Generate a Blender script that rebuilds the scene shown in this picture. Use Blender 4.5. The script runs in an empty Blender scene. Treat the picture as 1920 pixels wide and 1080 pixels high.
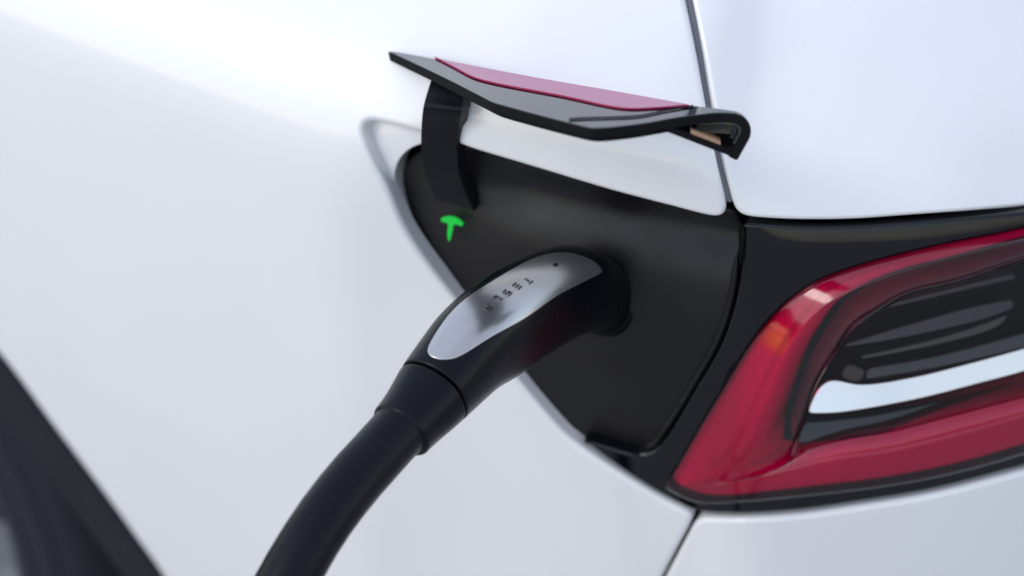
import bpy, math, random
import numpy as np
from mathutils import Vector, geometry
random.seed(4)
sc = bpy.context.scene
COL = sc.collection
R_ = math.radians

# =====================================================================
# CAMERA FRAME (used for the camera and for measuring outlines)
# =====================================================================
W, H = 1920.0, 1080.0
_s = np.linspace(-2.2, 2.2, 4401)
def smooth(y, k):
    g = np.exp(-0.5*(np.arange(-3*k, 3*k+1)/k)**2); g /= g.sum()
    return np.convolve(np.pad(y, 3*k, mode='edge'), g, mode='valid')
# plan heading of the car body: straight flank, round tail corner, flat tail
_phi = smooth(np.interp(_s, [-.6, -.3, -.12, 0, .1, .21, .32, .45, .7, 1.0],
              np.radians([-1, 0, 2.5, 11, 31, 52, 66, 76, 84, 88])), 25)
_ds = _s[1]-_s[0]
def cum(f):
    c = np.concatenate([[0], np.cumsum((f[1:]+f[:-1])/2)*_ds]); return c-np.interp(0, _s, c)
_bx = cum(np.cos(_phi)); _by = cum(np.sin(_phi))
ZS = 0.965                                    # height of the shoulder line
_d = np.linspace(-1.2, 1.2, 2401)
_tilt = smooth(np.interp(_d, [-1, -.5, -.25, -.12, -.05, -.025, -.01, 0, .01, .03, .1, .2, .35, .6],
               np.radians([-10, -6, -2, 2, 5, 8, 16, 28, 40, 48, 50, 52, 58, 65])), 8)
_dd = _d[1]-_d[0]
_w = np.concatenate([[0], np.cumsum((np.tan(_tilt)[1:]+np.tan(_tilt)[:-1])/2)*_dd]); _w -= np.interp(0, _d, _w)
_crease = smooth(np.interp(_s, [-.122, -.066, .048, .072], [0, .028, .028, 0]), 12)   # the crease rises over the charge door
def _rise(q, dl0):
    # inward lean; where the crease is raised it is also tighter
    c = 1+1.8*dl0/.03; L = .018; W = lambda a: np.interp(a, _d, _w)
    qi = np.clip(q, -L, L); e = np.sign(q)*L
    return W(qi*c)/c+np.where(np.abs(q) > L, W(q+e*(c-1))-W(e*c), 0)
def body_f(s, z):
    ph = np.interp(s, _s, _phi); dl0 = np.interp(s, _s, _crease); w = _rise(z-ZS-dl0, dl0)-_rise(-dl0, dl0)
    return np.stack([np.interp(s, _s, _bx)-np.sin(ph)*w, np.interp(s, _s, _by)+np.cos(ph)*w, z+0*s], -1)
def nrm(v):
    v = np.asarray(v, float); return v/np.maximum(np.linalg.norm(v, axis=-1, keepdims=True), 1e-12)

PSI, EL, DIST, LENS = R_(33), R_(38), 1.15, 85.0
CDIR = np.array([math.sin(PSI)*math.cos(EL), -math.cos(PSI)*math.cos(EL), math.sin(EL)])
TGT = body_f(np.array(-.04), np.array(.90))
CAM = TGT + DIST*CDIR
FW = -CDIR; RT = nrm(np.cross(FW, [0, 0, 1.])); UP = np.cross(RT, FW)
K = LENS/36*W

cam_d = bpy.data.cameras.new('camera'); cam = bpy.data.objects.new('camera', cam_d); COL.objects.link(cam)
cam.location = CAM
cam.rotation_euler = Vector(FW).to_track_quat('-Z', 'Y').to_euler()
cam_d.lens = LENS; cam_d.sensor_width = 36; cam_d.clip_start = .02; cam_d.clip_end = 500
cam_d.dof.use_dof = True; cam_d.dof.focus_distance = 1.062; cam_d.dof.aperture_fstop = 4.8
sc.camera = cam

# =====================================================================
# WORLD, SUN, EXPOSURE
# =====================================================================
VEIL = 3.6                                    # brightness of the overcast layer
SUN_DIR = nrm([-.44, -.66, .61])
sun_el = math.asin(SUN_DIR[2]); sun_az = math.atan2(SUN_DIR[0], SUN_DIR[1])
world = bpy.data.worlds.new('World'); sc.world = world; world.use_nodes = True
nt = world.node_tree; nt.nodes.clear()
sky = nt.nodes.new('ShaderNodeTexSky'); sky.sky_type = 'NISHITA'; sky.sun_disc = False
sky.sun_elevation = sun_el; sky.sun_rotation = sun_az
sky.air_density = 1.6; sky.dust_density = 1.0; sky.ozone_density = 2.5; sky.altitude = 0
bg = nt.nodes.new('ShaderNodeBackground'); bg.inputs['Strength'].default_value = .15
wo = nt.nodes.new('ShaderNodeOutputWorld')
# thin even overcast over the clear sky, a little uneven as cloud is
tcw = nt.nodes.new('ShaderNodeTexCoord')
cn = nt.nodes.new('ShaderNodeTexNoise'); cn.inputs['Scale'].default_value = 2.2; cn.inputs['Detail'].default_value = 4
nt.links.new(tcw.outputs['Generated'], cn.inputs['Vector'])
cr = nt.nodes.new('ShaderNodeMapRange'); cr.inputs['From Min'].default_value = .3; cr.inputs['From Max'].default_value = .7
cr.inputs['To Min'].default_value = VEIL*.75; cr.inputs['To Max'].default_value = VEIL*1.25
nt.links.new(cn.outputs['Fac'], cr.inputs['Value'])
vm = nt.nodes.new('ShaderNodeVectorMath'); vm.operation = 'SCALE'; vm.inputs[0].default_value = (.98, .965, 1.04)
nt.links.new(cr.outputs[0], vm.inputs['Scale'])
ad = nt.nodes.new('ShaderNodeVectorMath'); ad.operation = 'ADD'
nt.links.new(sky.outputs[0], ad.inputs[0]); nt.links.new(vm.outputs[0], ad.inputs[1])
nt.links.new(ad.outputs[0], bg.inputs[0]); nt.links.new(bg.outputs[0], wo.inputs[0])
sun_d = bpy.data.lights.new('sun', 'SUN'); sun_d.energy = .6; sun_d.angle = R_(17); sun_d.color = (1, .97, .93)
sun = bpy.data.objects.new('sun', sun_d); COL.objects.link(sun)
sun.rotation_euler = Vector(-SUN_DIR).to_track_quat('-Z', 'Y').to_euler(); sun.location = (-3, -4, 4)
sc.view_settings.view_transform = 'Standard'; sc.view_settings.look = 'None'
sc.view_settings.exposure = -.10; sc.view_settings.gamma = 1

# =====================================================================
# MATERIALS
# =====================================================================
def mat(name, col, rough=.4, metal=0, coat=0, coat_rough=.03, ior=1.5, **kw):
    m = bpy.data.materials.new(name); m.use_nodes = True
    b = m.node_tree.nodes['Principled BSDF']
    b.inputs['Base Color'].default_value = (*col, 1); b.inputs['Roughness'].default_value = rough
    b.inputs['Metallic'].default_value = metal; b.inputs['IOR'].default_value = ior
    b.inputs['Coat Weight'].default_value = coat; b.inputs['Coat Roughness'].default_value = coat_rough
    for k, v in kw.items(): b.inputs[k.replace('_', ' ')].default_value = v
    return m
def add_noise(m, scale, lo, hi, bump=0, bscale=None, dist=.0002, detail=4):
    """fine grain: roughness variation plus a small bump"""
    t = m.node_tree; b = t.nodes['Principled BSDF']
    tc = t.nodes.new('ShaderNodeTexCoord')
    n = t.nodes.new('ShaderNodeTexNoise'); n.inputs['Scale'].default_value = scale; n.inputs['Detail'].default_value = detail
    t.links.new(tc.outputs['Object'], n.inputs['Vector'])
    mr = t.nodes.new('ShaderNodeMapRange'); mr.inputs['From Min'].default_value = .3; mr.inputs['From Max'].default_value = .7
    mr.inputs['To Min'].default_value = lo; mr.inputs['To Max'].default_value = hi
    t.links.new(n.outputs['Fac'], mr.inputs['Value']); t.links.new(mr.outputs[0], b.inputs['Roughness'])
    if bump:
        n2 = t.nodes.new('ShaderNodeTexNoise'); n2.inputs['Scale'].default_value = bscale or scale*6; n2.inputs['Detail'].default_value = 3
        t.links.new(tc.outputs['Object'], n2.inputs['Vector'])
        bp = t.nodes.new('ShaderNodeBump'); bp.inputs['Strength'].default_value = bump; bp.inputs['Distance'].default_value = dist
        t.links.new(n2.outputs['Fac'], bp.inputs['Height']); t.links.new(bp.outputs[0], b.inputs['Normal'])
    return m
M = {}
M['white'] = mat('white_car_paint', (.80, .80, .81), .38, coat=1, coat_rough=.02)
def dusty(m, base):
    t = m.node_tree; b = t.nodes['Principled BSDF']; tc = t.nodes.new('ShaderNodeTexCoord')
    n1 = t.nodes.new('ShaderNodeTexNoise'); n1.inputs['Scale'].default_value = 9; n1.inputs['Detail'].default_value = 5
    n2 = t.nodes.new('ShaderNodeTexVoronoi'); n2.inputs['Scale'].default_value = 70; n2.inputs['Randomness'].default_value = 1
    t.links.new(tc.outputs['Object'], n1.inputs['Vector']); t.links.new(tc.outputs['Object'], n2.inputs['Vector'])
    r1 = t.nodes.new('ShaderNodeMapRange'); r1.inputs['From Min'].default_value = .3; r1.inputs['From Max'].default_value = .7; r1.inputs['To Min'].default_value = .965; r1.inputs['To Max'].default_value = 1.0
    r2 = t.nodes.new('ShaderNodeMapRange'); r2.inputs['From Min'].default_value = .02; r2.inputs['From Max'].default_value = .055; r2.inputs['To Min'].default_value = .86; r2.inputs['To Max'].default_value = 1.0
    t.links.new(n1.outputs['Fac'], r1.inputs['Value']); t.links.new(n2.outputs['Distance'], r2.inputs['Value'])
    mu = t.nodes.new('ShaderNodeMath'); mu.operation = 'MULTIPLY'; t.links.new(r1.outputs[0], mu.inputs[0]); t.links.new(r2.outputs[0], mu.inputs[1])
    vm = t.nodes.new('ShaderNodeVectorMath'); vm.operation = 'SCALE'; vm.inputs[0].default_value = base; t.links.new(mu.outputs[0], vm.inputs['Scale'])
    t.links.new(vm.outputs[0], b.inputs['Base Color'])
    n3 = t.nodes.new('ShaderNodeTexNoise'); n3.inputs['Scale'].default_value = 240; t.links.new(tc.outputs['Object'], n3.inputs['Vector'])
    bp = t.nodes.new('ShaderNodeBump'); bp.inputs['Strength'].default_value = .02; bp.inputs['Distance'].default_value = .001
    t.links.new(n3.outputs['Fac'], bp.inputs['Height']); t.links.new(bp.outputs[0], b.inputs['Coat Normal'])
dusty(M['white'], (.80, .797, .81))
M['gloss'] = mat('black_gloss_plastic', (.003, .0035, .006), .04, Specular_IOR_Level=.42)
M['liner'] = add_noise(mat('black_satin_liner', (.0075, .0064, .0080), (.40), Specular_IOR_Level=.38), 60, .36, .46, .12, 2600)
M['arm'] = add_noise(mat('black_satin_arm', (.006, .006, .009), .42, Specular_IOR_Level=.3), 60, .38, .46, .1, 2600)
M['handle'] = add_noise(mat('black_handle_plastic', (.002, .0024, .005), .28, Specular_IOR_Level=.20), 40, .23, .31, .08, 2400)
M['cable'] = add_noise(mat('black_cable_rubber', (.0025, .003, .006), .34, Specular_IOR_Level=.20), 50, .30, .42, .1, 1800)
M['silver'] = mat('polished_silver_panel', (.52, .51, .505), .26, .9, coat=.4, coat_rough=.05)
M['mirror'] = mat('dark_mirror_letter', (.09, .09, .10), .25, .6)
M['dot'] = mat('dark_sensor', (.01, .01, .015), .2)
M['backing'] = mat('dark_inner_body', (.004, .004, .005), .8, Specular_IOR_Level=.15)
M['black'] = mat('black_inlet', (.0015, .0015, .002), .6, Specular_IOR_Level=.12)
M['seal'] = mat('grey_seal', (.13, .135, .155), .5)
M['chrome'] = mat('chrome_reflector', (.90, .87, .82), .06, 1)
M['bar'] = mat('grey_lamp_bar', (.055, .057, .062), .2)
M['strip'] = mat('lamp_glossy_strip', (.02, .023, .03), .12)
M['bead'] = mat('beige_foam_strip', (.42, .25, .15), .6)
M['redstrip'] = mat('red_reflector_plastic', (.40, .004, .15), .14, ior=1.85)
M['redline'] = mat('red_edge_line', (.35, .0, .06), .5, Specular_IOR_Level=.1)
M['painted_glint'] = mat('painted_glint_orange', (.75, .16, .02), .2, coat=1)  # orange meant for the painted lens glint; no mesh uses it
M['trim'] = add_noise(mat('grey_black_cladding', (.009, .010, .016), .6, Specular_IOR_Level=.3), 30, .55, .68, .15, 1500)
M['tyre'] = add_noise(mat('tyre_rubber', (.014, .016, .024), .65, Specular_IOR_Level=.3), 20, .6, .75, .2, 700)
M['rim'] = mat('grey_alloy', (.30, .31, .33), .35, .8)
def green():
    m = bpy.data.materials.new('green_status_light'); m.use_nodes = True; t = m.node_tree
    b = t.nodes['Principled BSDF']; b.inputs['Base Color'].default_value = (.0, .2, .03, 1)
    b.inputs['Emission Color'].default_value = (.003, .40, .025, 1); b.inputs['Emission Strength'].default_value = 1.0
    return m
M['green'] = green()
def lens():
    m = bpy.data.materials.new('red_lamp_lens'); m.use_nodes = True; t = m.node_tree; t.nodes.clear()
    o = t.nodes.new('ShaderNodeOutputMaterial'); mx = t.nodes.new('ShaderNodeMixShader')
    tr = t.nodes.new('ShaderNodeBsdfTransparent'); tr.inputs[0].default_value = (.87, .004, .16, 1)
    a = t.nodes.new('ShaderNodeAttribute'); a.attribute_name = 'painted_glint'
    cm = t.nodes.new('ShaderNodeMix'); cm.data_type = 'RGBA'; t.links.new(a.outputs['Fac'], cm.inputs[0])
    cm.inputs[6].default_value = (.86, .003, .30, 1); cm.inputs[7].default_value = (1, .62, .10, 1); t.links.new(cm.outputs[2], tr.inputs[0])  # warm light glint painted into the lens tint as orange
    gl = t.nodes.new('ShaderNodeBsdfGlossy'); gl.inputs['Roughness'].default_value = .10
    fr = t.nodes.new('ShaderNodeFresnel'); fr.inputs[0].default_value = 1.64
    t.links.new(fr.outputs[0], mx.inputs[0]); t.links.new(tr.outputs[0], mx.inputs[1]); t.links.new(gl.outputs[0], mx.inputs[2])
    t.links.new(mx.outputs[0], o.inputs[0]); return m
M['lens'] = lens()
def reflector():
    m = mat('lamp_reflector', (.8, .5, .5), .5); t = m.node_tree; b = t.nodes['Principled BSDF']
    a = t.nodes.new('ShaderNodeAttribute'); a.attribute_name = 'painted_glint'
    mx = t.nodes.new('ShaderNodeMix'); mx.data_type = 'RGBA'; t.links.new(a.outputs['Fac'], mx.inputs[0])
    mx.inputs[6].default_value = (.86, .55, .68, 1); mx.inputs[7].default_value = (1, .8, .3, 1)  # same orange glint painted into the reflector colour
    t.links.new(mx.outputs[2], b.inputs['Base Color']); return m
M['reflector'] = reflector()
def clear():
    m = bpy.data.materials.new('clear_lamp_cover'); m.use_nodes = True; t = m.node_tree; t.nodes.clear()
    o = t.nodes.new('ShaderNodeOutputMaterial'); mx = t.nodes.new('ShaderNodeMixShader')
    tr = t.nodes.new('ShaderNodeBsdfTransparent'); gl = t.nodes.new('ShaderNodeBsdfGlossy'); gl.inputs['Roughness'].default_value = .02
    tr.inputs[0].default_value = (.93, .94, .96, 1)
    fr = t.nodes.new('ShaderNodeFresnel'); fr.inputs[0].default_value = 1.48
    t.links.new(fr.outputs[0], mx.inputs[0]); t.links.new(tr.outputs[0], mx.inputs[1]); t.links.new(gl.outputs[0], mx.inputs[2])
    t.links.new(mx.outputs[0], o.inputs[0]); return m
M['clear'] = clear()
def asphalt():
    m = mat('asphalt', (.05, .05, .052), .85); t = m.node_tree; b = t.nodes['Principled BSDF']
    tc = t.nodes.new('ShaderNodeTexCoord')
    n = t.nodes.new('ShaderNodeTexNoise'); n.inputs['Scale'].default_value = 160; n.inputs['Detail'].default_value = 6
    t.links.new(tc.outputs['Object'], n.inputs['Vector'])
    r = t.nodes.new('ShaderNodeValToRGB'); r.color_ramp.elements[0].color = (.26, .255, .255, 1); r.color_ramp.elements[1].color = (.44, .43, .43, 1)
    r.color_ramp.elements[0].position = .35; r.color_ramp.elements[1].position = .65
    t.links.new(n.outputs['Fac'], r.inputs[0]); t.links.new(r.outputs[0], b.inputs['Base Color'])
    return m
M['ground'] = asphalt()

# =====================================================================
# OBJECT HELPERS
# =====================================================================
def link(name, me, parent=None, m=None):
    o = bpy.data.objects.new(name, me); COL.objects.link(o)
    if parent is not None: o.parent = parent
    if m is not None: me.materials.append(m)
    return o
def empty(name, loc=(0, 0, 0)):
    o = bpy.data.objects.new(name, None); COL.objects.link(o); o.location = loc; o.empty_display_size = .05
    return o
def mesh_obj(name, V, F, m, parent=None, normals=None, smooth_=True):
    me = bpy.data.meshes.new(name)
    me.from_pydata([tuple(map(float, v)) for v in V], [], [tuple(map(int, f)) for f in F])
    me.update()
    if smooth_: me.polygons.foreach_set('use_smooth', [True]*len(me.polygons))
    if normals is not None:
        me.normals_split_custom_set_from_vertices([tuple(map(float, n)) for n in normals])
    return link(name, me, parent, m)

def onplane(px, py, p0, n):
    d = FW+RT*((px-W/2)/K)-UP*((py-H/2)/K); t = np.dot(np.asarray(p0)-CAM, n)/np.dot(d, n); return CAM+t*d
def proj(p):
    q = np.asarray(p)-CAM; dep = q@FW
    return np.stack([W/2+K*(q@RT)/dep, H/2-K*(q@UP)/dep], -1)
def depth_of(p): return (np.asarray(p)-CAM)@FW
def at(px, py, dep): return CAM+dep*(FW+RT*((px-W/2)/K)-UP*((py-H/2)/K))

class Surf:
    """a smooth surface f(u,v) with outward normals, offsets and picture-ray measuring"""
    def __init__(s, f, ur, vr, n=150, E=1.5e-3, Ev=None):
        s.f = f; s.E = E; s.Ev = Ev or E
        gu, gv = np.meshgrid(np.linspace(*ur, n), np.linspace(*vr, n), indexing='ij')
        s.gu, s.gv = gu.ravel(), gv.ravel()
        p = f(s.gu, s.gv); k = (s.N(s.gu, s.gv)*nrm(CAM-p)).sum(-1) > .03
        s.gu, s.gv, s.gp = s.gu[k], s.gv[k], proj(p[k])
    def Du(s, u, v): return (s.f(u+s.E, v)-s.f(u-s.E, v))/(2*s.E)
    def Dv(s, u, v): return (s.f(u, v+s.Ev)-s.f(u, v-s.Ev))/(2*s.Ev)
    def N(s, u, v): return nrm(np.cross(s.Du(u, v), s.Dv(u, v)))
    def P(s, u, v, d=0.0):
        u = np.asarray(u, float); v = np.asarray(v, float)
        p = s.f(u, v)
        if np.isscalar(d) and d == 0: return p
        return p+s.N(u, v)*np.asarray(d, float)[..., None]
    def hit(s, pts, d=0.0):
        pts = np.atleast_2d(np.asarray(pts, float))
        i = [int(np.argmin(((s.gp-p)**2).sum(-1))) for p in pts]
        u, v = s.gu[i].copy(), s.gv[i].copy(); u0, v0 = u.copy(), v.copy(); e = 1e-4; best = None
        for _ in range(14):
            p0 = proj(s.P(u, v, d)); a = (proj(s.P(u+e, v, d))-p0)/e; b = (proj(s.P(u, v+e, d))-p0)/e
            r = pts-p0; det = a[:, 0]*b[:, 1]-a[:, 1]*b[:, 0]; det = np.where(abs(det) < 1e-3, 1e-3, det)
            x = (r[:, 0]*b[:, 1]-r[:, 1]*b[:, 0])/det; y = (a[:, 0]*r[:, 1]-a[:, 1]*r[:, 0])/det
            m = np.maximum(1, np.hypot(x, y)/.04); u = u+x/m; v = v+y/m
        bad = np.hypot(*(proj(s.P(u, v, d))-pts).T) > 3
        u[bad], v[bad] = u0[bad], v0[bad]
        return np.stack([u, v], -1)
BODY = Surf(body_f, (-1.0, .6), (.2, 1.35), 170)

def spline(pts, n=12, closed=False):
    """Catmull-Rom through the points"""
    P = np.asarray(pts, float)
    if len(P) < 3 and not closed:
        return np.array([P[0]+(P[-1]-P[0])*t for t in np.linspace(0, 1, n)])
    Q = np.vstack([P[-1], P, P[0], P[1]]) if closed else np.vstack([2*P[0]-P[1], P, 2*P[-1]-P[-2]])
    out = []
    for i in range(len(Q)-3):
        p0, p1, p2, p3 = Q[i:i+4]
        t01, t12, t23 = [max(np.linalg.norm(b-a), 1e-9)**.5 for a, b in ((p0, p1), (p1, p2), (p2, p3))]
        m1 = (p2-p1)+t12*((p1-p0)/t01-(p2-p0)/(t01+t12)); m2 = (p2-p1)+t12*((p3-p2)/t23-(p3-p1)/(t12+t23))
        for t in np.arange(n)/n:
            out.append((2*t**3-3*t**2+1)*p1+(t**3-2*t**2+t)*m1+(-2*t**3+3*t**2)*p2+(t**3-t**2)*m2)
    if not closed: out.append(P[-1])
    return np.array(out)
def chain(*segs): return np.vstack([np.asarray(s) for s in segs])
def resample(uv, step):
    P = np.vstack([uv, uv[:1]]); L = np.concatenate([[0], np.cumsum(np.linalg.norm(np.diff(P, axis=0), axis=1))])
    n = max(12, int(L[-1]/step)); t = np.arange(n)/n*L[-1]
    return np.stack([np.interp(t, L, P[:, 0]), np.interp(t, L, P[:, 1])], -1)
def lap(uv, it):
    for _ in range(it): uv = uv*.5+(np.roll(uv, 1, 0)+np.roll(uv, -1, 0))*.25
    return uv
def area(uv): x, y = uv.T; return .5*np.sum(x*np.roll(y, -1)-np.roll(x, -1)*y)
def inside(pts, poly):
    x, y = pts[:, 0], pts[:, 1]; c = np.zeros(len(pts), bool)
    a = poly; b = np.roll(poly, -1, 0)
    for (x1, y1), (x2, y2) in zip(a, b):
        if y1 == y2: continue
        k = (y1 > y) != (y2 > y)
        if k.any(): c ^= k & (x < (x2-x1)*(y-y1)/(y2-y1)+x1)
    return c
def panel(name, surf, outer, m, parent=None, holes=(), d=0.0, r=.0015, depth=.006, h=.01, step=.0022, rnd=6, seg=3, wall=None):
    """a sheet of the surface cut to an outline, with a rolled edge and a turned-in wall"""
    rings = []
    for i, c in enumerate([outer]+list(holes)):
        c = lap(resample(np.asarray(c, float), step), rnd)
        if (area(c) > 0) != (i == 0): c = c[::-1]
        rings.append(c)
    ins, info = [], []
    for c in rings:
        u, v = c.T; p = surf.P(u, v, d); n = surf.N(u, v)
        T = nrm(np.roll(p, -1, 0)-np.roll(p, 1, 0)); b = nrm(np.cross(n, T))
        Du, Dv = surf.Du(u, v), surf.Dv(u, v)
        g11, g12, g22 = (Du*Du).sum(-1), (Du*Dv).sum(-1), (Dv*Dv).sum(-1); bu, bv = (Du*b).sum(-1)*r, (Dv*b).sum(-1)*r
        det = g11*g22-g12**2; ci = np.stack([u+(g22*bu-g12*bv)/det, v+(g11*bv-g12*bu)/det], -1)
        ins.append(ci); info.append((ci, b))
    allb = np.vstack(ins); lo, hi = allb.min(0), allb.max(0)
    gx, gy = np.meshgrid(np.arange(lo[0]+h/2, hi[0], h), np.arange(lo[1]+h/2, hi[1], h)); G = np.stack([gx.ravel(), gy.ravel()], -1)
    if len(G):
        k = inside(G, ins[0])
        for q in ins[1:]: k &= ~inside(G, q)
        G = G[k]
        if len(G):
            dm = np.full(len(G), 9.0)
            for c0 in range(0, len(G), 2000):
                dm[c0:c0+2000] = np.sqrt(((G[c0:c0+2000, None, :]-allb[None])**2).sum(-1)).min(1)
            G = G[dm > .55*min(h, .008)]
    pts = np.vstack([allb, G]) if len(G) else allb
    edges = []; o = 0
    for q in ins:
        n = len(q); edges += [(o+i, o+(i+1) % n) for i in range(n)]; o += n
    sc_ = 1.0
    vo, eo, fo, ov, oe, of = geometry.delaunay_2d_cdt([Vector(p) for p in pts*sc_], edges, [], 0, 1e-7)
    P2 = np.array([tuple(v) for v in vo]); F = np.array([tuple(f) for f in fo if len(f) == 3])
    cen = P2[F].mean(1); k = inside(cen, ins[0])
    for q in ins[1:]: k &= ~inside(cen, q)
    F = F[k]
    V = surf.P(P2[:, 0], P2[:, 1], d); Nn = surf.N(P2[:, 0], P2[:, 1])
    cr = np.cross(P2[F[:, 1]]-P2[F[:, 0]], P2[F[:, 2]]-P2[F[:, 0]]); F[cr < 0] = F[cr < 0][:, ::-1]
    V, Nn, F = list(V), list(Nn), [tuple(f) for f in F]
    imap = {}
    for j, lst in enumerate(ov):
        for q in lst: imap[q] = j
    o = 0; wall_f = []
    for ci, b in info:
        n = len(ci); prev = [imap[o+i] for i in range(n)]; p = surf.P(ci[:, 0], ci[:, 1], d); nn = surf.N(ci[:, 0], ci[:, 1])
        for kx in range(1, seg+2):
            th = min(kx, seg)/seg*math.pi/2
            q = p-b*r*math.sin(th)-nn*r*(1-math.cos(th)); qn = nn*math.cos(th)-b*math.sin(th)
            if kx == seg+1: q = q-nn*depth
            base = len(V); V += list(q); Nn += list(qn); cur = [base+i for i in range(n)]
            for i in range(n):
                j = (i+1) % n; F.append((prev[i], cur[i], cur[j], prev[j])); wall_f += [len(F)-1] if kx >= 2 else []
            prev = cur
        o += n
    ob = mesh_obj(name, V, F, m, parent, Nn)
    if wall is not None:
        ob.data.materials.append(wall)
        for i in wall_f: ob.data.polygons[i].material_index = 1
    return ob
def grid_mesh(name, rows, m, parent=None, closed=False, caps=False, flip=False, smooth_=True):
    """loft through rows of points"""
    rows = [np.asarray(r) for r in rows]; n = len(rows[0]); V = np.vstack(rows); F = []
    for i in range(len(rows)-1):
        for j in range(n if closed else n-1):
            k = (j+1) % n; q = (i*n+j, i*n+k, (i+1)*n+k, (i+1)*n+j); F.append(q[::-1] if flip else q)
    if caps:
        a = tuple(range(n)); b = tuple((len(rows)-1)*n+i for i in range(n))
        F += [a if flip else a[::-1], b[::-1] if flip else b]
    return mesh_obj(name, V, F, m, parent, smooth_=smooth_)
def hb(pts, d=0.0): return BODY.hit(pts, d)
def px(pts, n=10, d=0.0): return hb(spline(pts, n), d)

# =====================================================================
# GROUND
# =====================================================================
gv = [(-40, -40, 0), (40, -40, 0), (40, 40, 0), (-40, 40, 0)]
g = mesh_obj('ground', gv, [(0, 1, 2, 3)], M['ground'], smooth_=False); g['kind'] = 'structure'

# =====================================================================
# THE CAR
# =====================================================================
car = empty('electric_car', (0, 0, 0))
car['label'] = 'white car seen close up at its rear corner with the charge port door open'; car['category'] = 'car'

# arch curve (s,z): traced at the rear, carried round the wheel
_a = hb([(0, 668), (96, 797), (193, 926), (260, 1019), (303, 1080)])
arch = spline(np.vstack([[(-1.16, .30), (-1.15, .50), (-1.09, .67), (-.98, .79), (-.83, .862), (-.66, .872), (-.53, .835), (-.45, .783)], _a, [(-.255, .52), (-.235, .44), (-.228, .30)]]), 8)

gap_f = [(1222, -330), (1247, -200), (1266, -90), (1285, 0), (1305, 92), (1324, 187), (1344, 285), (1356, 352), (1363, 396)]
gap_t = [(1238, -330), (1262, -200), (1280, -90), (1299, 0), (1320, 95), (1340, 200), (1357, 288), (1369, 352), (1377, 396)]
port_top = [(1360, 408), (1348, 411), (1250, 388), (1136, 358), (1040, 329), (950, 302), (890, 284), (840, 266), (782, 247), (733, 234), (704, 227)]
port_tip = [(704, 227), (684, 225), (676, 236), (681, 256)]
port_low = [(681, 256), (693, 289), (727, 356), (757, 428), (800, 496), (855, 567), (910, 640), (965, 709), (1012, 766), (1059, 819)]
lamp_low = [(1059, 819), (1110, 856), (1170, 895), (1235, 934), (1300, 968)]
fb_gap = [(1300, 968), (1290, 990), (1268, 1032), (1243, 1080), (1215, 1140), (1190, 1200)]
ga = px(gap_f, 6); fb = px(fb_gap, 6)
fender = chain([(ga[0][0], 1.34)], ga, px(port_top, 8), px(port_tip, 6)[1:], px(port_low, 8)[1:], px(lamp_low, 8)[1:], fb[1:],
               [(fb[-1][0]-.02, .60), (fb[-1][0]-.03, .30)], arch[::-1], [(-1.25, .30), (-1.5, .30), (-1.5, 1.34)])
panel('rear_fender', BODY, fender, M['white'], car, r=.0032, depth=.0075, h=.012, seg=5, rnd=4)

def trunk_f(s, z):
    s = np.asarray(s, float); z = np.asarray(z, float)
    q = np.exp(-np.clip((s-.205)/.030, None, 0)**2-((z-.971)/.021)**2)
    return body_f(s, z)-BODY.N(s, z)*(.0085*q)[..., None]
TRUNK = Surf(trunk_f, (.0, .5), (.9, 1.4), 120)
gt = TRUNK.hit(spline(gap_t, 6))
tl = TRUNK.hit(spline([(1377, 396), (1384, 405), (1410, 408), (1500, 412), (1600, 411), (1700, 404), (1810, 396), (1925, 386)], 6))
trunk = chain([(gt[0][0], 1.34)], gt, tl[1:], [(.32, tl[-1][1]), (.5, tl[-1][1]), (.9, tl[-1][1]), (.9, 1.34)])
panel('trunk_lid', TRUNK, trunk, M['white'], car, r=.0022, depth=.012, h=.012, seg=4)

bt = px([(1312, 973), (1400, 974), (1500, 968), (1600, 954), (1750, 929), (1925, 884)], 6)
bl = px([(1196, 1200), (1221, 1140), (1249, 1080), (1274, 1032), (1296, 990), (1303, 976)], 6)
bumper = chain([(bl[0][0]-.03, .30), (bl[0][0]-.015, .60)], bl, bt, [(.35, bt[-1][1]+.004), (.55, bt[-1][1]+.006), (.9, bt[-1][1]+.006), (.9, .30)])
panel('rear_bumper', BODY, bumper, M['white'], car, r=.003, depth=.012, h=.014, seg=5)

# dark structure behind the gaps, and the seal inside the lid gap
panel('inner_body', BODY, [(-.25, .50), (.88, .50), (.88, 1.33), (-.25, 1.33)], M['backing'], car, d=-.05, h=.03, step=.01)
sg = chain(px([(a-9, b) for a, b in gap_f], 6), px([(a+9, b) for a, b in gap_t], 6)[::-1])
panel('gap_seal', BODY, sg, M['seal'], car, d=-.0035, r=.001, depth=.004, h=.02, step=.004)

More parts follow.
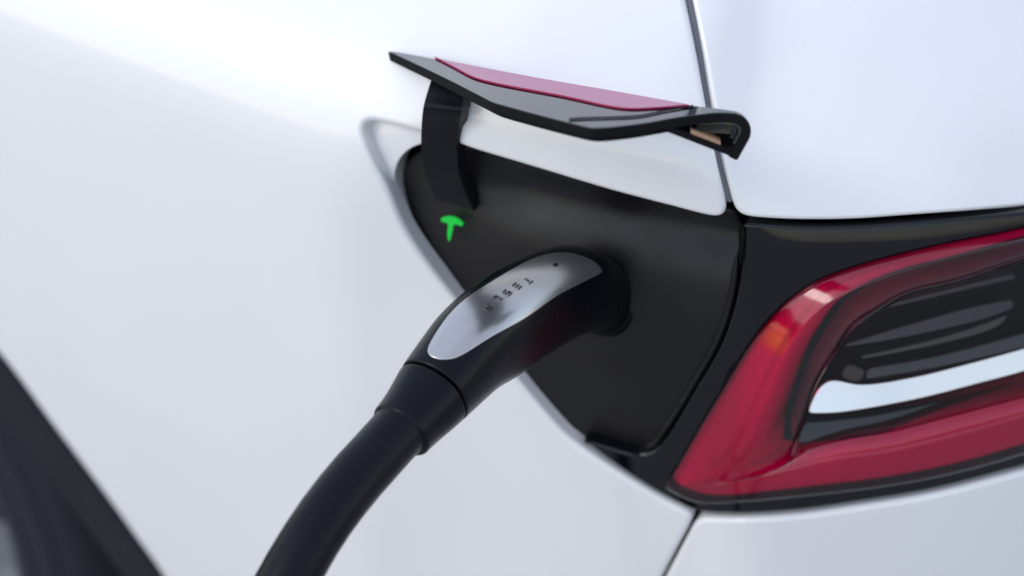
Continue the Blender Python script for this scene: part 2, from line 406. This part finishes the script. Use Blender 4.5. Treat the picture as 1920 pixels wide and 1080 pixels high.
# ---- charge port recess ------------------------------------------------
DL = -.0085
def liner_f(s, z):
    s = np.asarray(s, float); z = np.asarray(z, float); x = .958-z
    k = np.clip((s+.088)/.05, 0, 1); k = k*k*(3-2*k)
    dd = DL-.0075*k*np.exp(-((x-.016)/.013)**2)-.010*np.exp(-(np.maximum(x, 0)/.052)**2)
    return body_f(s, z)+BODY.N(s, z)*dd[..., None]
LINER = Surf(liner_f, (-.2, .12), (.75, 1.0), 170)
def lx(pts, n=8): return LINER.hit(spline(pts, n))
port = panel('charge_port', LINER, chain(
    lx([(753, 345), (753, 322), (762, 302), (778, 286), (800, 277), (850, 275)], 6),
    lx([(860, 272), (1000, 300), (1136, 338), (1250, 368), (1362, 394)], 6),
    lx([(1388, 398), (1392, 450), (1388, 500), (1376, 560), (1350, 640), (1300, 728), (1252, 812), (1228, 846), (1205, 856), (1170, 851), (1120, 836), (1066, 812)], 8),
    lx([(1040, 792), (965, 700), (871, 571), (800, 470), (770, 405), (753, 345)], 8)),
    M['liner'], car, d=0.0, r=.002, depth=.02, h=.005)
panel('recess_flange', BODY, chain(px([(668, 218), (760, 236), (850, 258), (850, 271), (798, 268), (772, 276), (752, 293), (740, 318), (740, 346), (752, 395), (787, 465), (770, 470), (720, 370), (668, 260)], 4, -.0085)), M['white'], port, d=-.0085, r=.0008, depth=.013, h=.012)
# raised lip along the lamp side of the liner
def lip(name, pts, d, rad, m, parent):
    c = px(pts, 10, d); p = BODY.P(c[:, 0], c[:, 1], d); n = BODY.N(c[:, 0], c[:, 1]); T = nrm(np.gradient(p, axis=0)); b = np.cross(n, T)
    rows = []
    for i in range(len(p)):
        k = rad*min(1, .15+i/6, .15+(len(p)-1-i)/6)
        rows.append([p[i]+k*(math.cos(a)*b[i]+math.sin(a)*n[i]) for a in np.linspace(0, 2*math.pi, 12, endpoint=False)])
    return grid_mesh(name, rows, m, parent, closed=True, caps=True)
lip('liner_lip', [(1383, 470), (1374, 545), (1350, 628), (1303, 715), (1250, 800), (1226, 832), (1203, 843), (1150, 834), (1108, 822)], DL+.0003, .0019, M['liner'], port)
# green status emblem
T_ = [(826, 411), (834, 407.5), (844, 407), (854, 409.5), (862, 414.5), (868, 422), (863, 424), (856, 421), (849.5, 422.5), (847, 433), (844, 446), (841.8, 453), (839.2, 446), (838.8, 434), (839.5, 421), (835, 417), (829, 416.5)]
panel('status_light', BODY, px(T_+T_[:1], 3, DL+.0012), M['green'], port, d=DL+.0012, r=.0001, depth=.001, h=.004, step=.0003, rnd=0)

# ---- tail lamp ---------------------------------------------------------
inner_loop = [(1920, 488), (1800, 530), (1700, 556), (1650, 584), (1605, 614), (1567, 664), (1534, 717), (1506, 790), (1488, 838), (1490, 850), (1560, 830), (1660, 813), (1785, 781), (1920, 746)]
house_top = [(1386, 417), (1420, 420), (1500, 424), (1600, 423), (1700, 416), (1810, 408), (1925, 398)]
house_bot = [(1925, 876), (1750, 921), (1600, 946), (1500, 960), (1400, 966), (1310, 965)]
house_left = [(1300, 962), (1235, 928), (1160, 880), (1082, 822)]
house_in = [(1082, 822), (1140, 842), (1196, 856), (1222, 853), (1248, 826), (1298, 742), (1350, 650), (1376, 572), (1388, 500), (1391, 455), (1390, 430), (1386, 417)]
ht = px(house_top, 6); hbm = px(house_bot, 6)
# red lens: a raised C with a ridge, lofted along its length
ST = [((2120, 368), (2120, 393), (2120, 430)), ((1920, 432), (1920, 451), (1920, 489)), ((1793, 457), (1793, 482), (1800, 530)), ((1700, 478), (1700, 508), (1700, 556)), ((1601, 505), (1610, 540), (1650, 584)),
      ((1522, 536), (1545, 575), (1605, 614)), ((1460, 583), (1490, 632), (1567, 664)), ((1410, 640), (1448, 692), (1534, 717)),
      ((1351, 736), (1405, 768), (1506, 790)), ((1298, 826), (1362, 845), (1488, 838)), ((1266, 883), (1340, 878), (1483, 855)), ((1250, 909), (1322, 905), (1480, 864)), ((1272, 925), (1345, 908), (1481, 866)), ((1312, 940), (1392, 898), (1484, 868)),
      ((1404, 937), (1445, 890), (1505, 847)), ((1520, 926), (1560, 863), (1580, 826)), ((1640, 912), (1655, 850), (1670, 811)), ((1770, 889), (1785, 820), (1790, 780)), ((1920, 848), (1920, 781), (1920, 746)), ((2120, 775), (2120, 712), (2120, 682))]
HR = [.008, .008, .008, .008, .0085, .009, .009, .009, .008, .006, .0045, .004, .0035, .003, .003, .003, .003, .003, .003, .003]
O = spline([s[0] for s in ST], 14); Rg = spline([s[1] for s in ST], 14); I = spline([s[2] for s in ST], 14)
hr = np.interp(np.linspace(0, len(HR)-1, len(O)), range(len(HR)), HR)
o_uv, i_uv = hb(O, .0), hb(I, -.002)
r_uv = np.array([hb([p], k)[0] for p, k in zip(Rg, hr)])
hole = o_uv*.94+r_uv*.06
lamp = panel('tail_lamp', BODY, chain(ht, [(.40, ht[-1][1])], [(.40, hbm[0][1])], hbm, px(house_left, 6), px(house_in, 8)),
             M['gloss'], car, holes=[hole], d=-.001, r=.002, depth=.012, h=.01, seg=4)
h0 = hole[:, 0].min()-.02
panel('lamp_bowl', BODY, [(h0, .985), (.36, .985), (.36, .77), (h0, .77)], M['backing'], lamp, d=-.034, r=.001, depth=.003, h=.02)

def lens_loft(name, ts, prof, m):
    rows, painted_glint = [], []
    for k in range(len(O)):
        row = []
        for q, t in enumerate(ts):
            if t <= 1: uv = o_uv[k]*(1-t)+r_uv[k]*t
            else: uv = r_uv[k]*(2-t)+i_uv[k]*(t-1)
            row.append(BODY.P(uv[0], uv[1], np.array(prof(t, q, hr[k], k/(len(O)-1)))))
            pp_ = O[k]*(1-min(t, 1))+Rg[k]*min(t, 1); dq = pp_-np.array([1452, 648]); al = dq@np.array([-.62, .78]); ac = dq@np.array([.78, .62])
            painted_glint.append(0.0 if t > 1.01 else float(np.exp(-(al/(26 if al < 0 else 12))**2-(ac/36)**2)))  # soft mask of the reflected orange glow painted at the lens bend
        rows.append(row)
    o = grid_mesh(name, rows, m, lamp, flip=True)
    at2 = o.data.attributes.new('painted_glint', 'FLOAT', 'POINT'); at2.data.foreach_set('value', painted_glint)
    return o
ts = np.concatenate([[-.02], np.linspace(0, .96, 13), [1.0, 1.04], np.linspace(1.1, 1.95, 15), [2.0, 2.0, 2.0]])
nq = len(ts)
def lens_prof(t, q, h, f):
    if t < 0: return -.004
    if t <= 1: return .0012+(h-.0012)*(1.12*t-.12*t*t)
    if q == nq-2: return -.012
    if q == nq-1: return -.026
    tt = t-1; return h-.0009*min(1, tt/.12)+(-.001-h)*tt**2.0
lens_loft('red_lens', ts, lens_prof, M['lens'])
# pale reflector under the red lens, falling away before the inner edge
ts2 = np.concatenate([np.linspace(-.12, 1.0, 14), np.linspace(1.05, 1.93, 18)])
def refl_prof(t, q, h, f):
    if t <= 1: return -.0035+(h-.0075)*.6*t-.0005
    d = (h-.0075)*.6-.004; tt = (t-1)/.93; g = min(1, max(0, (f-.5)/.08))
    return d-.0012*min(1, tt/.1)-(.029*(1-g)+.012*g)*np.clip((tt-.22)/.78, 0, 1)**1.7
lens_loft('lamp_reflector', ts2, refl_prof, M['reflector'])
# interior of the lamp
def tilted(d0, z0, k):
    return Surf(lambda s, z: BODY.P(s, z, d0-k*(z-z0)+0*s), (-.1, .5), (.7, 1.05), 90)
def bar(name, up, lo, d, m, k=.0, r=.0007, depth=.008):
    z0 = hb([lo[len(lo)//2]], d)[0][1]; sf = tilted(d, z0, k)
    pts = sf.hit(chain(spline(up, 6), spline(lo, 6)[::-1]))
    return panel(name, sf, pts, m, lamp, r=r, depth=depth, h=.006, step=.0012, rnd=3)
bar('chrome_reflector', [(1514, 772), (1523, 748), (1538, 724), (1558, 712), (1616, 720), (1713, 706), (1811, 682), (1910, 655), (2010, 625)],
    [(1516, 776), (1566, 775), (1636, 765), (1733, 746), (1830, 721), (1920, 697), (2010, 668)], -.010, M['chrome'], k=.5)
bar('lamp_bar', [(1668, 571), (1780, 543), (1904, 513)], [(1669, 578), (1780, 552), (1905, 524)], -.016, M['bar'], r=.0008)
bar('lamp_bar', [(1581, 646), (1675, 616), (1830, 573), (1900, 560)], [(1582, 651), (1675, 636), (1830, 602), (1902, 578)], -.018, M['bar'], k=.7)
bar('lamp_bar', [(1612, 668), (1752, 636), (1842, 608), (1892, 588)], [(1614, 675), (1752, 648), (1850, 622), (1880, 608)], -.020, M['bar'], k=.3)
bar('lamp_bar', [(1626, 690), (1752, 668), (1925, 622), (2000, 600)], [(1622, 712), (1752, 690), (1925, 650), (2000, 628)], -.016, M['bar'], k=.6)
bar('bulb_holder', [(1578, 700), (1590, 683), (1624, 694)], [(1578, 709), (1596, 715), (1616, 716)], -.012, M['strip'], k=.3)
bar('lower_strip', [(1508, 792), (1570, 787), (1636, 779), (1791, 746), (1925, 712), (2010, 690)], [(1493, 832), (1570, 826), (1636, 815), (1791, 784), (1925, 745), (2010, 720)], -.010, M['strip'], k=.5)
il2 = hb(spline(inner_loop, 6), -.003)
panel('clear_cover', BODY, chain(il2, [(.33, il2[-1][1]), (.33, il2[0][1])]), M['clear'], lamp, d=-.003, r=.0005, depth=.0005, h=.01)
panel('corner_seal', BODY, px([(1384, 416), (1389, 418), (1394, 430), (1397, 443), (1393, 466), (1387, 500), (1385, 460), (1384, 416)], 3, .0012), M['black'], lamp, d=.0012, r=.0004, depth=.001, h=.004, step=.0008, rnd=1)
# ---- charge port door --------------------------------------------------
tip = onplane(725, 93, (-.122, 0, 0), (1, 0, 0)); bd = onplane(930, 205, (-.01, 0, 0), (1, 0, 0)); nn_ = onplane(1110, 250, (.0455, 0, 0), (1, 0, 0))
DN = nrm(np.cross(bd-tip, nn_-tip)); DN = DN if DN[2] > 0 else -DN
v_ = nrm(CAM-nn_); eb = nrm(v_-DN*(v_@DN)); ea = np.cross(eb, DN); ea = ea if ea@RT > 0 else -ea
eaD = ea
def dplane(q): p = onplane(*q, tip, DN)-tip; return np.array([p@ea, p@eb])
A1 = dplane((1374, 211))[0]; RHO = .0078; TE = R_(117); BM = dplane((1000, 185))[1]
def door_f(a, b):
    b = np.asarray(b, float); a = np.asarray(a, float)+0*b; b = b+0*a
    t = np.clip((a-A1)/RHO, 0, TE); ex = np.maximum(0, a-A1-RHO*TE)
    x = np.minimum(a, A1)+RHO*np.sin(t)+ex*math.cos(TE); y = -RHO*(1-np.cos(t))-ex*math.sin(TE)-.06*(b-BM)**2
    return tip+x[..., None]*ea+b[..., None]*eb+y[..., None]*DN
# eb points to the viewer, so ea x eb points down; mirror b to keep the normal up
DOOR = Surf(lambda a, b: door_f(np.asarray(a, float), -np.asarray(b, float)), (-.02, A1+.03), (-.16, .14), 120)
def dp(q, n=8):
    out = []
    for p in spline(q, n):
        a_, b_ = dplane(p)
        for _ in range(30):
            e = 1e-4; f0 = proj(door_f(a_, b_)); fa = (proj(door_f(a_+e, b_))-f0)/e; fb_ = (proj(door_f(a_, b_+e))-f0)/e
            dd = np.linalg.lstsq(np.stack([fa, fb_], 1), p-f0, rcond=1e-6)[0]; dd *= min(1, .01/max(1e-9, np.hypot(*dd))); a_ += dd[0]; b_ += dd[1]
        out.append([a_, -b_]); er = np.hypot(*(proj(door_f(a_, b_))-p))
        if er > 2: print('door residual', p, er)
    return np.array(out)
endA = A1+RHO*TE+.0105
far = dp([(1374, 207), (1345, 202.5), (1285, 195.5), (1000, 144), (725, 93)], 6)
near = dp([(725, 95), (830, 145), (920, 191)], 6); near2 = dp([(928, 194), (1020, 219), (1100, 239)], 6)
near3 = dp([(1112, 241), (1150, 238.5), (1211, 231), (1267, 221), (1320, 214), (1350, 211.5), (1374, 213)], 6)
door_out = chain(near, near2, near3, [(A1+.004, near3[-1][1]), (endA, near3[-1][1]), (endA, far[0][1]-.004)], far)
door = panel('charge_port_door', DOOR, door_out, M['gloss'], car, r=.0010, depth=.0030, h=.004, step=.0012, rnd=3, wall=M['backing'])
# under layer of the door
cen = door_out.mean(0)
def shrink(uv, k):
    uv = resample(uv, .002); uv = uv if area(uv) > 0 else uv[::-1]
    T = np.roll(uv, -3, 0)-np.roll(uv, 3, 0); T /= np.linalg.norm(T, axis=1, keepdims=True); return uv+np.stack([-T[:, 1], T[:, 0]], -1)*k
flat = chain(near, near2, near3, far)
flat = flat[(flat[:, 0] < A1-.012) & (flat[:, 0] > .022)]
panel('inner_panel', DOOR, shrink(flat, .0045), M['backing'], door, d=-.0034, r=.001, depth=.0024, h=.02, step=.002)
# plate closing the curled end from below
bN = near3[-1][1]
hk = DOOR.P(np.array([endA-.0012]), np.array([bN+.001]))[0]; q0 = dp([(1226, 229)], 2)[0] if False else near3[int(len(near3)*.42)]
ql = DOOR.P(np.array([q0[0]]), np.array([q0[1]+.002]), -.0042)[0]
rows = []
for t in np.linspace(0, 1, 9):
    c = hk+(ql-hk)*t; th_ = .0026
    rows.append([c+eb*.0, c-eb*.035, c-eb*.035+DN*th_, c+DN*th_])
grid_mesh('lower_plate', rows, M['backing'], door, closed=True, caps=True, smooth_=False)
# layered lips inside the curl
for off, col, ba in ((-.0036, 'gloss', .0012), (-.0058, 'arm', .0022), (-.0078, 'gloss', .0034)):
    tt = np.linspace(A1-.013+off*.5, endA-.004+off*.6, 34)
    rows = []
    for a in tt:
        bb = np.interp(a, near3[:, 0], near3[:, 1]) if a < A1 else bN
        c = DOOR.P(np.array([a, a]), np.array([bb+ba, bb+ba+.02]), off); c2 = DOOR.P(np.array([a, a]), np.array([bb+ba+.02, bb+ba]), off-.0017)
        rows.append(np.vstack([c, c2]))
    grid_mesh('inner_lip', rows, M[col], door, closed=True, caps=True, smooth_=False)
e2 = nrm(ql-hk)
# dark web closing the curl behind the lips
wa = np.linspace(A1-.030, endA-.001, 30)
w1 = DOOR.P(wa, np.array([np.interp(a, near3[:, 0], near3[:, 1]) if a < A1 else bN for a in wa])+.010, -.0030)
wl = np.array([hk+(ql-hk)*t-eb*.010+DN*.001 for t in np.linspace(.97, .02, 30)])
grid_mesh('curl_web', [w1, wl], M['black'], door, smooth_=False)
p0 = [hk+e2*x-eb*y+DN*.0028 for x, y in ((.009, .0015), (.024, .0015), (.024, .014), (.009, .014))]
mesh_obj('foam_strip', p0+[p+DN*.0016 for p in p0], [(3, 2, 1, 0), (4, 5, 6, 7), (0, 1, 5, 4), (1, 2, 6, 5), (2, 3, 7, 6), (3, 0, 4, 7)], M['bead'], door, smooth_=False)
# red strip with its edge line, and the thin seam
rl = dp([(815, 109), (850, 127), (886, 146), (920, 156), (1050, 181), (1170, 205), (1230, 204), (1292, 199)], 6)
rf = dp([(1292, 197), (1150, 171.5), (1000, 145.5), (830, 113)], 6)
red = panel('red_reflector', DOOR, chain(rl, rf), M['redstrip'], door, d=.0004, r=.0004, depth=.0008, h=.006, step=.0012, rnd=2)
def ribbon(name, pts, wpx, m, parent, d=.0007):
    top = dp(pts, 8); bot = dp([(p[0], p[1]+wpx) for p in pts], 8)
    rows = [DOOR.P(np.array([a[0], b[0]]), np.array([a[1], b[1]]), d) for a, b in zip(top, bot)]
    rows2 = [np.vstack([r, r[::-1]-DN*.0004]) for r in rows]
    return grid_mesh(name, rows2, m, parent, closed=True, caps=True, smooth_=False)
ribbon('edge_line', [(815, 108.5), (850, 126.5), (886, 145.5), (920, 155.5), (1050, 180.5), (1170, 204.5), (1230, 203.5), (1292, 198.6)], 1.3, M['redline'], door)
ribbon('door_seam', [(1067, 224.5), (1100, 222.5), (1150, 221), (1200, 218), (1250, 208), (1300, 199.5)], 1.8, M['backing'], door)
# gooseneck hinge
Lr = [(808, 148), (798, 180), (793, 200), (789, 244), (789, 282), (796, 324), (806, 351), (815, 373)]
Mr = [(871, 184), (869, 195), (866, 205), (860, 244), (859, 289), (862, 322), (871, 353), (890, 396)]
Rr = [(886, 186), (884, 195), (882, 205), (875, 244), (874, 280), (880, 318), (892, 348), (905, 376)]
p_ = hb([(850, 384)], DL)[0]; d_lo = depth_of(BODY.P(p_[0], p_[1], np.array(DL))); d_hi = depth_of(onplane(845, 165, tip-DN*.005, DN))
Lr = [(809, 143)]+Lr; Mr = [(872, 179)]+Mr; Rr = [(887, 181)]+Rr
def under(q, k): return depth_of(onplane(q[0], q[1], tip-DN*.008, DN))+k
dtop = under((840, 170), .012)
dl = np.array([dtop+.0015, dtop, dtop-.0012, dtop-.002, dtop*.7+d_lo*.3-.004, dtop*.45+d_lo*.55-.007, dtop*.25+d_lo*.75-.007, dtop*.1+d_lo*.9-.005, d_lo-.001])
def rail(q, dz): return spline([at(a, b, z+dz) for (a, b), z in zip(q, dl)], 6)
a, b, c = rail(Lr, 0), rail(Mr, 0), rail(Rr, .009)
def rr(p, q, t): return p+(q-p)*t
rows = []
for l, m_, r_ in zip(a, b, c):
    k = l+(r_-m_)
    rows.append([rr(l, m_, .015), rr(l, m_, .97), rr(m_, r_, .12), rr(m_, r_, .9), rr(r_, k, .03), rr(r_, k, .97), rr(k, l, .1), rr(k, l, .9)])
ha = grid_mesh('hinge_arm', rows, M['arm'], door, closed=True, caps=True, smooth_=True)
bv = ha.modifiers.new('edge', 'EDGE_SPLIT'); bv.split_angle = R_(35)

# ---- wheel arch and wheel ---------------------------------------------
def off2(c, k):
    T = np.gradient(c, axis=0); T /= np.linalg.norm(T, axis=1, keepdims=True); return c+np.stack([T[:, 1], -T[:, 0]], -1)*k
arch_in = off2(arch, .034); arch_in2 = off2(arch, .024)
panel('arch_cladding', BODY, chain(off2(arch, -.0015), arch_in[::-1]), M['trim'], car, d=.004, r=.004, depth=.045, h=.012, seg=4)
panel('arch_step', BODY, chain(off2(arch, .029), off2(arch, .040)[::-1]), M['trim'], car, d=-.004, r=.003, depth=.05, h=.012, seg=4)
WC = np.array([-.800, .212, .355])
a2 = off2(arch, .03); P0_ = BODY.P(a2[:, 0], a2[:, 1], -.04)
ww = [[p, p+np.array([0, .20, 0]), np.array([p[0], .45, p[2]])] for p in P0_]
VV = [q for r in ww for q in r]; n_ = len(ww)
FF = [(i*3+j, i*3+j+1, i*3+4+j, i*3+3+j) for i in range(n_-1) for j in range(2)]+[tuple(i*3+2 for i in range(n_))]
mesh_obj('wheel_well', VV, FF, M['backing'], car)
wheel = empty('rear_wheel', WC); wheel.parent = car
def lathe(name, prof, m, parent, n=96, groove=None):
    rows = []
    for (r, y) in prof:
        rows.append([(r*math.cos(t), y, r*math.sin(t)) for t in np.linspace(0, 2*math.pi, n, endpoint=False)])
    return grid_mesh(name, rows, m, parent, closed=True)
lathe('tyre', [(.255, -.105), (.262, -.118), (.275, -.122), (.290, -.128), (.293, -.124), (.296, -.124), (.299, -.130), (.318, -.131), (.322, -.126), (.326, -.126), (.330, -.129), (.341, -.122), (.349, -.114), (.352, -.108), (.357, -.100), (.360, -.080), (.361, -.062), (.352, -.060), (.352, -.052), (.361, -.050), (.362, -.02), (.353, -.018), (.353, -.008), (.362, -.006), (.362, .05), (.358, .10), (.330, .125), (.255, .105)], M['tyre'], wheel)
rim = lathe('rim', [(.235, .05), (.240, -.09), (.252, -.108), (.258, -.112), (.262, -.108), (.256, -.095), (.25, .06)], M['rim'], wheel)
for k in range(10):
    t = k*2*math.pi/10; c, s = math.cos(t), math.sin(t)
    pr = []
    for r, w, y in ((.05, .022, -.085), (.15, .018, -.098), (.245, .024, -.102)):
        for dw, dy in ((-w, 0), (w, 0), (w*.8, .02), (-w*.8, .02)):
            pr.append((r*c-dw*s, y+dy, r*s+dw*c))
    F = [(i*4+j, i*4+(j+1) % 4, i*4+4+(j+1) % 4, i*4+4+j) for i in range(2) for j in range(4)]+[(3, 2, 1, 0), (8, 9, 10, 11)]
    mesh_obj('spoke', pr, F, M['rim'], wheel, smooth_=False)
lathe('hub_cap', [(.001, -.105), (.05, -.102), (.062, -.092), (.062, -.06)], M['rim'], wheel, 40)

# =====================================================================
# CHARGING PLUG
# =====================================================================
PP = BODY.hit([(1118, 552)], DL)[0]; PP = BODY.P(PP[0], PP[1], np.array(DL))
XP = np.array([1., 0, 0])
plug = empty('charging_plug', tuple(PP))
plug['label'] = 'black charging handle with silver top plugged into the port, its cable sagging away'; plug['category'] = 'charging plug'
def child(o, parent):
    o.parent = parent
    wl = plug.location if parent == plug else Vector((0, 0, 0))
    o.data.transform(__import__('mathutils').Matrix.Translation(-wl)) if parent == plug else None
    return o
def section(th, w, h, ex):
    c, s = np.cos(th), np.sin(th)
    return w*np.sign(c)*np.abs(c)**(2/ex), h*np.sign(s)*np.abs(s)**(2/ex)
def tube_surf(pairs, ratio, ex, extra=()):
    """pairs: the two outline points at each station, path held in the upright plane of the port axis"""
    U = np.array([p[0] for p in pairs], float); L = np.array([p[1] for p in pairs], float); mid = (U+L)/2
    C3 = np.array([onplane(m[0], m[1], PP, XP) for m in mid]); n = len(pairs)
    ratio = np.broadcast_to(ratio, n); ex = np.broadcast_to(ex, n); hh = np.zeros(n)
    th = np.linspace(0, 2*math.pi, 90)
    for it in range(6):
        T = nrm(np.gradient(C3, axis=0)); V = np.cross(T, XP); V *= np.sign(V[:, 2:3]+1e-9)
        for i in range(n):
            e = nrm(U[i]-L[i]); want = np.linalg.norm(U[i]-L[i])
            if hh[i] == 0: hh[i] = want/2*depth_of(C3[i])/K
            x, y = section(th, hh[i]*ratio[i], hh[i], ex[i]); q = proj(C3[i]+x[:, None]*XP+y[:, None]*V[i])@e
            hh[i] *= want/(q.max()-q.min())
            sh = (mid[i]@e)-(q.max()+q.min())/2; c = proj(C3[i])+e*sh; C3[i] = onplane(c[0], c[1], PP, XP)
    C3 = np.vstack([C3]+[np.asarray(x, float)[None] for x in extra]); m = len(extra)
    hh = np.concatenate([hh, [hh[-1]]*m]); ratio = np.concatenate([ratio, [ratio[-1]]*m]); ex = np.concatenate([ex, [ex[-1]]*m])
    Ls = np.concatenate([[0], np.cumsum(np.linalg.norm(np.diff(C3, axis=0), axis=1))]); Ltot = Ls[-1]
    # dense C1 tables
    dense = spline(np.hstack([C3, hh[:, None], ratio[:, None], ex[:, None]]), 40)
    dl_ = np.concatenate([[0], np.cumsum(np.linalg.norm(np.diff(dense[:, :3], axis=0), axis=1))])
    uu = np.linspace(0, dl_[-1], 1200); tab = np.stack([np.interp(uu, dl_, dense[:, k]) for k in range(6)], -1)
    ks = max(1, int(.004/(uu[1]-uu[0])))
    tab[:, :5] = np.stack([smooth(tab[:, k], ks) if k > 2 else tab[:, k] for k in range(5)], -1)
    TT = nrm(np.gradient(tab[:, :3], axis=0))
    TT = nrm(np.stack([smooth(TT[:, k], ks) for k in range(3)], -1))
    def f(u, v):
        u = np.asarray(u, float); v = np.asarray(v, float)
        g = lambda a: np.interp(u, uu, a)
        c = np.stack([g(tab[:, k]) for k in range(3)], -1); T = nrm(np.stack([g(TT[:, k]) for k in range(3)], -1))
        Vv = np.cross(XP, T); Vv = -Vv
        x, y = section(-v, g(tab[:, 3])*g(tab[:, 4]), g(tab[:, 3]), g(tab[:, 5]))
        ext = np.where(u < 0, u, 0)+np.where(u > uu[-1], u-uu[-1], 0)
        return c+x[..., None]*XP+y[..., None]*Vv+ext[..., None]*T
    return f, uu[-1], Ls
def tube(name, f, u0, u1, m, parent, nu=60, nv=96, r0=.001, r1=.001, grow=0.0):
    vs = -np.linspace(0, 2*math.pi, nv, endpoint=False)
    us = np.linspace(u0, u1, nu)
    us = np.unique(np.concatenate([us, u0+r0*(1-np.cos(np.linspace(0, math.pi/2, 6))), u1-r1*(1-np.cos(np.linspace(0, math.pi/2, 6)))]))
    def ring(u, d):
        p = f(np.full(nv, u), vs); c = p.mean(0); v = p-c; l = np.linalg.norm(v, axis=1, keepdims=True); return c+v*(1+d/l)
    rows = [ring(u0, -.006+grow), ring(u0, -r0+grow)]
    for u in us:
        x0, x1 = u-u0, u1-u; d = grow
        if x0 < r0: d -= r0-math.sqrt(max(0, r0*r0-(r0-x0)**2))
        if x1 < r1: d -= r1-math.sqrt(max(0, r1*r1-(r1-x1)**2))
        rows.append(ring(u, d))
    rows += [ring(u1, -.006+grow)]
    return grid_mesh(name, rows, m, parent, closed=True, caps=True, flip=True)
HP = [((1150, 505), (1150, 612)), ((1108, 484), (1142, 618)), ((1039, 468), (1106, 622)), ((985, 482), (1074, 637)), ((930, 510), (1036, 660)), ((876, 546), (1000, 683)),
      ((825, 589), (950, 714)), ((786, 640), (908, 750)), ((755, 685), (869, 787)), ((746, 700), (858, 797))]
HP = HP[1:]
hf, hL, hs = tube_surf(HP, np.array([.86, .86, .86, .86, .88, .9, .93, .96, .97]), np.array([2.5, 2.5, 2.5, 2.5, 2.5, 2.4, 2.3, 2.2, 2.15]))
# seam stations lie one before the last
uS = hs[-2]
handle = tube('handle', hf, -.022, uS-.0004, M['handle'], None, nu=70, nv=128, r1=.0009)
HS = Surf(hf, (0, hL), (-2*math.pi, 0), 240, E=.002, Ev=.02)
socket = tube('charge_socket', hf, -.030, -.005, M['black'], None, nu=8, r0=.001, r1=.002, grow=.0020)
socket.parent = port
CP = [((775, 655), (892, 766)), ((755, 685), (869, 787)), ((738, 714), (850, 803)), ((720, 745), (822, 826)), ((704, 767), (800, 848)), ((694, 780), (788, 862))]
cf, cL, cs = tube_surf(CP, 1.0, 2.1)
collar = tube('collar', cf, cs[1]+.0004, cs[4]+.0015, M['handle'], None, nu=30, r0=.0009, r1=.0022)
KP = [((722, 754), (812, 822)), ((701, 779), (787, 846)), ((668, 815), (753, 884)), ((615, 873), (704, 940)), ((562, 942), (659, 998)), ((518, 1010), (622, 1056)), ((477, 1084), (588, 1118)), ((440, 1162), (556, 1185))]
base = onplane(498, 1173, PP, XP)
extra = [base+np.array([.0, -.045, -.04]), base+np.array([0, -.085, -.12]), base+np.array([.005, -.11, -.25]), base+np.array([.02, -.13, -.45]), base+np.array([.05, -.16, -.68]),
         np.array([.12, base[1]-.22, .06]), np.array([.22, base[1]-.32, .016]), np.array([.45, base[1]-.42, .015]), np.array([.95, base[1]-.40, .015])]
kf, kL, ks_ = tube_surf(KP, 1.0, 2.0, extra)
cable = tube('cable', kf, 0, kL, M['cable'], None, nu=160, nv=48)
# silver top panel
pan = [(801, 660), (806, 668), (822, 674), (843, 674), (859, 670), (924, 631), (986, 597), (1047, 554), (1087, 533), (1126, 513)]
pan_top = [(1130, 508), (1120, 496), (1105, 486), (1090, 480), (1063, 474), (1035, 475.5), (1006, 482.5), (965, 502), (924, 526.5), (884, 552), (855, 576), (831, 604), (808, 640), (801, 655)]
uvp = HS.hit(chain(spline(pan, 6), spline(pan_top, 6)))
class Scaled(Surf):
    pass
SV = .02                              # angle to metres so that outlines stay near isometric
HSS = Surf(lambda u, w: hf(u, np.asarray(w)/SV), (0, hL), (-2*math.pi*SV, 0), 240, E=.0015)
pnl = panel('silver_top', HSS, uvp*[1, SV], M['silver'], None, d=.0004, r=.0006, depth=.0012, h=.003, step=.0009, rnd=3)
dots = [(1042+5.5*math.cos(t), 496+3.2*math.sin(t)) for t in np.linspace(0, 2*math.pi, 16, endpoint=False)]
panel('sensor_dot', HSS, HSS.hit(dots, .0006), M['dot'], pnl, d=.0006, r=.0002, depth=.0005, h=.002, step=.0003, rnd=1)
# lettering, reading from the port towards the cable
G = {'T': [(0, .82, 1, 1), (.41, 0, .59, .66)], 'E': [(0, .82, 1, 1), (0, .41, 1, .59), (0, 0, 1, .18)],
     'S': [(0, .82, 1, 1), (0, .41, .18, .82), (0, .41, 1, .59), (.82, .18, 1, .41), (0, 0, 1, .18)],
     'L': [(0, .18, .18, 1), (0, 0, 1, .18)], 'A': [(0, .82, 1, 1), (0, 0, .18, .60), (.82, 0, 1, .60), (.18, .42, .82, .60)]}
for ch, q in zip('TESLA', [(991, 526), (970, 536), (951.5, 548.5), (933, 560), (914, 577)]):
    u0, w0 = HSS.hit([q], .0005)[0]; su = np.linalg.norm(HSS.Du(np.array(u0), np.array(w0))); sw = np.linalg.norm(HSS.Dv(np.array(u0), np.array(w0)))
    V, F = [], []; sz = .0036
    for x0, y0, x1, y1 in G[ch]:
        b0 = len(V)
        for d in (.0005, .00085):
            for x, y in ((x0, y0), (x1, y0), (x1, y1), (x0, y1)):
                V.append(HSS.P(np.array(u0+(x-.5)*sz*.8/su), np.array(w0+(y-.5)*sz/sw), np.array(d)))
        F += [tuple(b0+i for i in f) for f in ((4, 5, 6, 7), (0, 1, 5, 4), (1, 2, 6, 5), (2, 3, 7, 6), (3, 0, 4, 7))]
    mesh_obj('letter', V, F, M['mirror'], pnl, smooth_=False)
Mx = __import__('mathutils').Matrix.Translation(-Vector(PP))
for o in (handle, collar, cable, pnl):
    o.data.transform(Mx); o.parent = plug
for o in pnl.children: o.data.transform(Mx)
